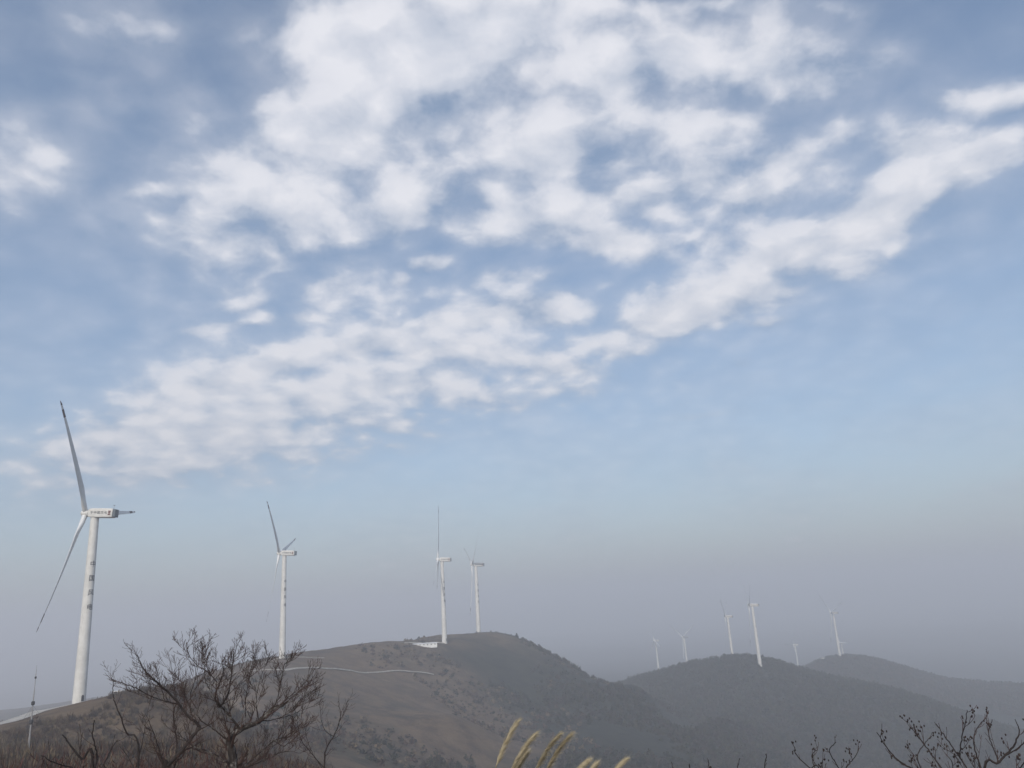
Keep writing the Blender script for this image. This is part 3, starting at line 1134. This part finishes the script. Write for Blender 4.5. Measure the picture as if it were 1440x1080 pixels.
woody("bare_tree", (326, 1150), 11.0, [
    ([(326, 1150), (328, 1085), (322, 1043), (338, 1026), (364, 1014), (385, 996), (399, 992)], .055, .016),
    ([(338, 1026), (319, 1002), (303, 983), (310, 957), (314, 945), (312, 930)], .026, .006),
    ([(303, 983), (309, 994), (322, 971), (327, 934), (331, 915), (337, 900)], .020, .006),
    ([(306, 960), (290, 944), (275, 934), (264, 918), (262, 904)], .011, .005),
    ([(385, 996), (393, 971), (399, 938), (404, 930), (411, 919)], .013, .005),
    ([(397, 990), (403, 983), (426, 963), (445, 938)], .011, .004),
    ([(364, 1014), (380, 1013), (408, 1006), (436, 994)], .012, .004),
    ([(405, 1004), (428, 979), (447, 969)], .008, .004),
    ([(326, 1090), (348, 1074), (385, 1042), (404, 1035), (422, 1018)], .020, .005),
    ([(335, 1085), (364, 1072), (399, 1057), (424, 1059)], .014, .004),
    ([(322, 1043), (300, 1025), (280, 1010), (262, 985), (258, 960)], .016, .005),
    ([(330, 1078), (300, 1060), (270, 1048), (250, 1030)], .014, .005),
    ([(364, 1014), (360, 985), (366, 955), (378, 925)], .011, .004),
    ([(345, 1020), (346, 980), (352, 945), (362, 918)], .010, .004),
    ([(385, 1042), (400, 1049), (415, 1030), (428, 1012)], .009, .004),
    ([(303, 983), (290, 960), (287, 935), (284, 912)], .009, .004),
], "bushy bare tree with upswept twigs in the foreground, the largest one", "tree", 3, gauge=.58, spacing=.066, length=.36, level=3, bark=BARK_PALE)

woody("bare_tree", (222, 1150), 11.6, [
    ([(222, 1150), (230, 1090), (236, 1076), (256, 1055), (275, 1030), (281, 1022), (262, 1004), (244, 981), (217, 956), (201, 940), (193, 921)], .030, .005),
    ([(250, 990), (232, 986), (217, 981), (197, 971), (184, 965), (162, 957), (155, 953)], .012, .005),
    ([(248, 1060), (248, 1037), (244, 1002), (248, 987), (243, 955), (240, 930)], .013, .004),
    ([(232, 1082), (221, 1045), (214, 1025), (205, 1005)], .012, .004),
    ([(232, 985), (225, 960), (222, 940)], .008, .004),
    ([(270, 1012), (268, 980), (275, 950), (272, 925)], .010, .004),
], "bare tree left of the largest one, with a long limb reaching left", "tree", 8, gauge=.6, spacing=.09, length=.42, level=3)

woody("bare_shrub", (190, 1140), 9.0, [
    ([(190, 1140), (195, 1070), (178, 1030), (164, 994), (159, 977), (159, 957)], .018, .004),
    ([(192, 1078), (200, 1045), (204, 1022)], .010, .005),
    ([(193, 1090), (180, 1064), (168, 1050)], .008, .004),
], "single slender leaning stem in front of the bare trees", "shrub", 21, spacing=.13, length=.2, level=1, gauge=.6, r_gauge=.6)

woody("bare_shrub", (132, 1150), 6.5, [
    ([(132, 1150), (130, 1085), (115, 1068), (100, 1050), (88, 1033)], .020, .007),
    ([(131, 1095), (136, 1062), (134, 1050), (130, 1030), (133, 1012)], .012, .006),
    ([(132, 1100), (146, 1074), (158, 1051), (166, 1040)], .012, .005),
    ([(112, 1064), (113, 1048), (116, 1030)], .007, .004),
    ([(131, 1092), (100, 1080), (75, 1072), (58, 1062)], .010, .004),
], "sparse dark shrub with thick forked stems in the lower left corner", "shrub", 22, spacing=.12, length=.16, level=1, gauge=.5, r_gauge=.55)

woody("bare_shrub", (452, 1150), 13.5, [
    ([(452, 1150), (456, 1090), (458, 1055), (470, 1034), (478, 1010), (476, 985)], .016, .004),
    ([(470, 1036), (458, 1028), (452, 1012), (450, 985)], .008, .004),
    ([(475, 1020), (484, 1000), (490, 982)], .007, .004),
    ([(456, 1080), (430, 1050), (420, 1030), (418, 1005)], .010, .004),
    ([(456, 1085), (440, 1060), (432, 1040), (428, 1018)], .008, .004),
], "thin bare shrub just right of the largest bare tree", "shrub", 23, spacing=.12, length=.34, level=2)

SEED = mottled("dry_seed_head", (0.055, 0.042, 0.038), (0.032, 0.026, 0.026), 20.0, 0.9, 0.1)
woody("seed_shrub", (1170, 1170), 5.5, [
    ([(1170, 1170), (1160, 1110), (1138, 1080), (1120, 1062), (1117, 1050)], .010, .0045),
    ([(1170, 1160), (1185, 1100), (1178, 1078), (1166, 1056), (1176, 1044)], .009, .004),
    ([(1180, 1090), (1196, 1072), (1205, 1060), (1208, 1050)], .006, .0035),
    ([(1158, 1105), (1145, 1078), (1142, 1062), (1150, 1054)], .006, .0035),
    ([(1165, 1130), (1155, 1090), (1157, 1070)], .006, .0035),
], "small dry shrub with curled seed heads at the bottom edge, the left one of two", "shrub", 31, spacing=.075, length=.10, level=2,
    minr=.0018, knob_mat=SEED, up=.9, gauge=.5, r_gauge=.5)
woody("seed_shrub", (1370, 1190), 5.0, [
    ([(1370, 1190), (1385, 1110), (1405, 1072), (1424, 1050), (1433, 1030), (1428, 1012)], .016, .004),
    ([(1380, 1150), (1330, 1100), (1290, 1085), (1262, 1068), (1245, 1048), (1233, 1030)], .013, .004),
    ([(1345, 1110), (1320, 1075), (1302, 1050), (1290, 1034), (1286, 1024)], .010, .004),
    ([(1378, 1130), (1362, 1085), (1340, 1052), (1325, 1030), (1316, 1018)], .010, .004),
    ([(1350, 1065), (1352, 1040), (1358, 1015), (1360, 998)], .007, .0035),
    ([(1383, 1120), (1378, 1080), (1370, 1050), (1372, 1028), (1386, 1010)], .010, .004),
    ([(1405, 1072), (1396, 1050), (1390, 1030), (1396, 1012)], .007, .0035),
    ([(1386, 1120), (1410, 1095), (1432, 1082), (1450, 1060)], .009, .004),
    ([(1415, 1062), (1442, 1042), (1448, 1020)], .007, .004),
    ([(1300, 1090), (1290, 1065), (1300, 1045), (1310, 1036)], .007, .0035),
    ([(1335, 1102), (1340, 1075), (1330, 1060)], .006, .0035),
], "larger dry shrub with knobbly seed heads in the lower right corner", "shrub", 32, spacing=.075, length=.13, level=2,
    minr=.0018, knob_mat=SEED, up=.9, gauge=.5, r_gauge=.5)

woody("dry_stems", (1010, 1170), 5.2, [
    ([(1010, 1170), (1004, 1110), (998, 1085), (996, 1068)], .005, .0025),
    ([(1010, 1165), (1030, 1110), (1036, 1085), (1040, 1066)], .005, .0025),
    ([(1012, 1165), (1065, 1110), (1074, 1085), (1078, 1060)], .005, .0025),
    ([(1008, 1165), (965, 1110), (950, 1090), (944, 1072)], .005, .0025),
    ([(1009, 1165), (985, 1110), (972, 1090), (969, 1074)], .005, .0025),
], "few thin dry stems poking up at the bottom edge right of the silver grass", "dry plant", 33, spacing=.06, length=.05, level=1,
    minr=.0016, up=.9, gauge=.8)

# red-leaved bushes in the lower left corner
RED = [leafmat("dull_red_leaves", (0.095, 0.056, 0.054), (0.060, 0.040, 0.040), 6.0), leafmat("brown_red_leaves", (0.095, 0.052, 0.045), (0.06, 0.036, 0.033), 6.0)]


def leaf_bush(px, py, d, w, h, n, label, seed):
    c = at(px, py, d)
    z = hz(c.x, c.y)
    top = c.z
    root = tag(empty("red_bush", (c.x, c.y, z)), label, "bush")
    r = random.Random(seed)
    st, lf = MB(), MB()
    H = top - z
    for k in range(26):
        a = r.random() * 6.28
        q = Vector((math.cos(a) * w * r.random(), math.sin(a) * w * r.random(), H * r.uniform(.75, 1.05)))
        st.tube([(0, 0, -.1), (q.x * .4, q.y * .4, q.z * .5), tuple(q)], [.008, .006, .003], 4)
    for k in range(n):
        a = r.random() * 6.28
        rr = w * math.sqrt(r.random())
        p = Vector((math.cos(a) * rr, math.sin(a) * rr, H - h * r.random() ** .8 - .45 * h * (rr / w) ** 2))
        u = Vector((r.gauss(0, .55), r.gauss(0, .55), 1.0)).normalized()
        v = u.cross(Vector((r.gauss(0, 1), r.gauss(0, 1), r.gauss(0, 1)))).normalized()
        l = r.uniform(.03, .07)
        b = len(lf.v)
        lf.v += [tuple(p - u * l), tuple(p + v * l * .10), tuple(p + u * l), tuple(p - v * l * .10)]
        lf.face((b, b + 1, b + 2, b + 3), r.randrange(2))
    st.build("stems", TWIG, root)
    o = lf.build("leaves", RED, root)
    o["kind"] = "stuff"


leaf_bush(58, 1058, 9.5, .75, .8, 2600, "low bush with dull red leaves in the lower left corner", 41)
leaf_bush(-30, 1078, 9.0, .6, .7, 1500, "dull red bush cut by the left edge of the picture", 42)
leaf_bush(215, 1070, 12.5, .7, .7, 1500, "dull red bush behind the stems left of the largest bare tree", 43)
leaf_bush(300, 1066, 13.0, .7, .6, 1500, "dull red bush behind the trunk of the largest bare tree", 44)

leaf_bush(120, 1052, 11.0, 1.0, .9, 3600, "brown twiggy bush behind the forked stems in the lower left", 45)
leaf_bush(255, 1048, 14.0, 1.2, 1.0, 4200, "brown twiggy bush filling the gap between the two bare trees", 46)
leaf_bush(375, 1060, 14.5, 1.1, .9, 3200, "brown twiggy bush right of the trunk of the largest bare tree", 47)

# silver grass with drooping plumes
PLUME = mottled("plume_hair", (0.52, 0.45, 0.31), (0.40, 0.335, 0.22), 30.0, 0.9, 0.1)
STALK = mottled("straw_stalk", (0.24, 0.19, 0.11), (0.15, 0.12, 0.07), 12.0, 0.8, 0.2)


def silver_grass(root_px, d, plumes, leaves, label, seed):
    r = random.Random(seed)
    b0 = at(root_px, 1180, d)
    base = Vector((b0.x, b0.y, hz(b0.x, b0.y) - .03))
    root = tag(empty("silver_grass", base), label, "grass clump", "silver grass at the bottom edge")
    for (bx, mid, tip, fat) in plumes:
        m0 = at(mid[0], mid[1], d + r.uniform(-.1, .1)) - base
        tp = at(tip[0], tip[1], d + r.uniform(-.15, .15)) - base
        side = (tp - m0)
        ext = .42 * m0.z / max(side.z, .05)
        st = Vector((m0.x - side.x * ext, m0.y - side.y * ext, 0))
        c1 = m0 - Vector((side.x * .1, 0, -.02))
        path = [((1 - u) ** 2) * st + 2 * u * (1 - u) * (c1.lerp(st, .15)) + u * u * tp for u in [k / 36 for k in range(37)]]
        path = [p + Vector((.05, 0, -.022)) * max(0, (k / 36 - .6) / .4) ** 2 - Vector((.02, 0, 0)) * (k / 36) for k, p in enumerate(path)]
        n = len(path)
        s = MB()
        s.tube(path[:int(n * .82)], [.0045 - .003 * k / n for k in range(int(n * .82))], 5)
        stalk = s.build("stalk", STALK, root, True)
        pm = MB()
        i0 = min(range(n), key=lambda k: (path[k] - m0).length)
        for k in range(900):
            f = r.random()
            i = i0 + f * (n - 1 - i0)
            ii = min(int(i), n - 2)
            p = path[ii].lerp(path[ii + 1], i - ii)
            t = (path[ii + 1] - path[ii]).normalized()
            wd = fat * (math.sin(math.pi * min(1, .12 + f * .86)) ** .7)
            q = Vector((r.gauss(0, 1), r.gauss(0, 1), r.gauss(0, 1)))
            q = (q - t * q.dot(t)).normalized()
            ln = r.uniform(.03, .085)
            dr = (t * 1.0 + q * r.uniform(.03, .42) + Vector((.16, 0, -.08))).normalized()
            a0 = p + q * wd * .25 * r.random()
            a1 = a0 + dr * ln * .6 + q * wd * .3
            a2 = a0 + dr * ln + q * wd * .35 + Vector((.004, 0, -.006))
            w = t.cross(q) * r.uniform(.0004, .0008)
            b = len(pm.v)
            pm.v += [tuple(a0 - w), tuple(a0 + w), tuple(a1 + w), tuple(a1 - w), tuple(a2)]
            pm.face((b, b + 1, b + 2, b + 3))
            pm.face((b + 3, b + 2, b + 4))
        pm.build("plume", PLUME, root)
    for k in range(leaves):
        a = r.random() * 6.28
        ln = r.uniform(.55, .95)
        out = r.uniform(.15, .45)
        dx, dy = math.cos(a) * out, math.sin(a) * out
        pts = [Vector((dx * .1, dy * .1, 0)), Vector((dx * .35, dy * .35, ln * .55)), Vector((dx * .75, dy * .75, ln * .9)), Vector((dx * 1.25, dy * 1.25, ln * .86))]
        path = smooth_poly(pts, 5)
        lf = MB()
        sd_ = Vector((-math.sin(a), math.cos(a), 0))
        rows = []
        for i, p in enumerate(path):
            w = .007 * (1 - (i / (len(path) - 1)) ** 2) + .0006
            rows.append([tuple(p - sd_ * w), tuple(p + Vector((0, 0, -.002))), tuple(p + sd_ * w)])
        lf.loft(rows, close=False, caps=(False, False))
        lf.build("leaf", STALK, root)


silver_grass(700, 5.0, [(0, (690, 1076), (716, 1014), .013), (0, (708, 1082), (740, 1031), .013), (0, (716, 1092), (728, 1058), .013)], 10,
             "silver grass clump with the tallest plume at the bottom edge", 51)
silver_grass(752, 5.2, [(0, (746, 1074), (776, 1030), .014), (0, (760, 1076), (792, 1030), .013), (0, (792, 1094), (814, 1068), .013)], 10,
             "silver grass clump with two arching plumes right of the tallest plume", 52)
silver_grass(842, 5.4, [(0, (846, 1096), (868, 1066), .014), (0, (818, 1098), (826, 1074), .010)], 10,
             "short silver grass clump, the rightmost one at the bottom edge", 53)


# ------------------------------------------------------------------ the hazy air over the valleys
def haze(density, color, aniso):
    top = max(TOPS) + 6.0
    m = MB()
    z0, z1 = -290.0, top
    m.box((0, 0, (z0 + z1) / 2), (25600, 25600, z1 - z0))
    mat = bpy.data.materials.new("haze")
    mat.use_nodes = True
    t = mat.node_tree
    t.nodes.clear()
    pv = t.nodes.new('ShaderNodeVolumePrincipled')
    pv.inputs['Color'].default_value = (*color, 1)
    pv.inputs['Density'].default_value = density
    pv.inputs['Anisotropy'].default_value = aniso
    pv.inputs['Density Attribute'].default_value = ''
    out = t.nodes.new('ShaderNodeOutputMaterial')
    t.links.new(pv.outputs[0], out.inputs['Volume'])
    mat.cycles.homogeneous_volume = True
    o = tag(m.build("haze", mat), "grey haze lying over the valleys", None, None, "stuff")
    print("haze top", top)


haze(HAZE_DENSITY, HAZE_COLOR, HAZE_ANISO)
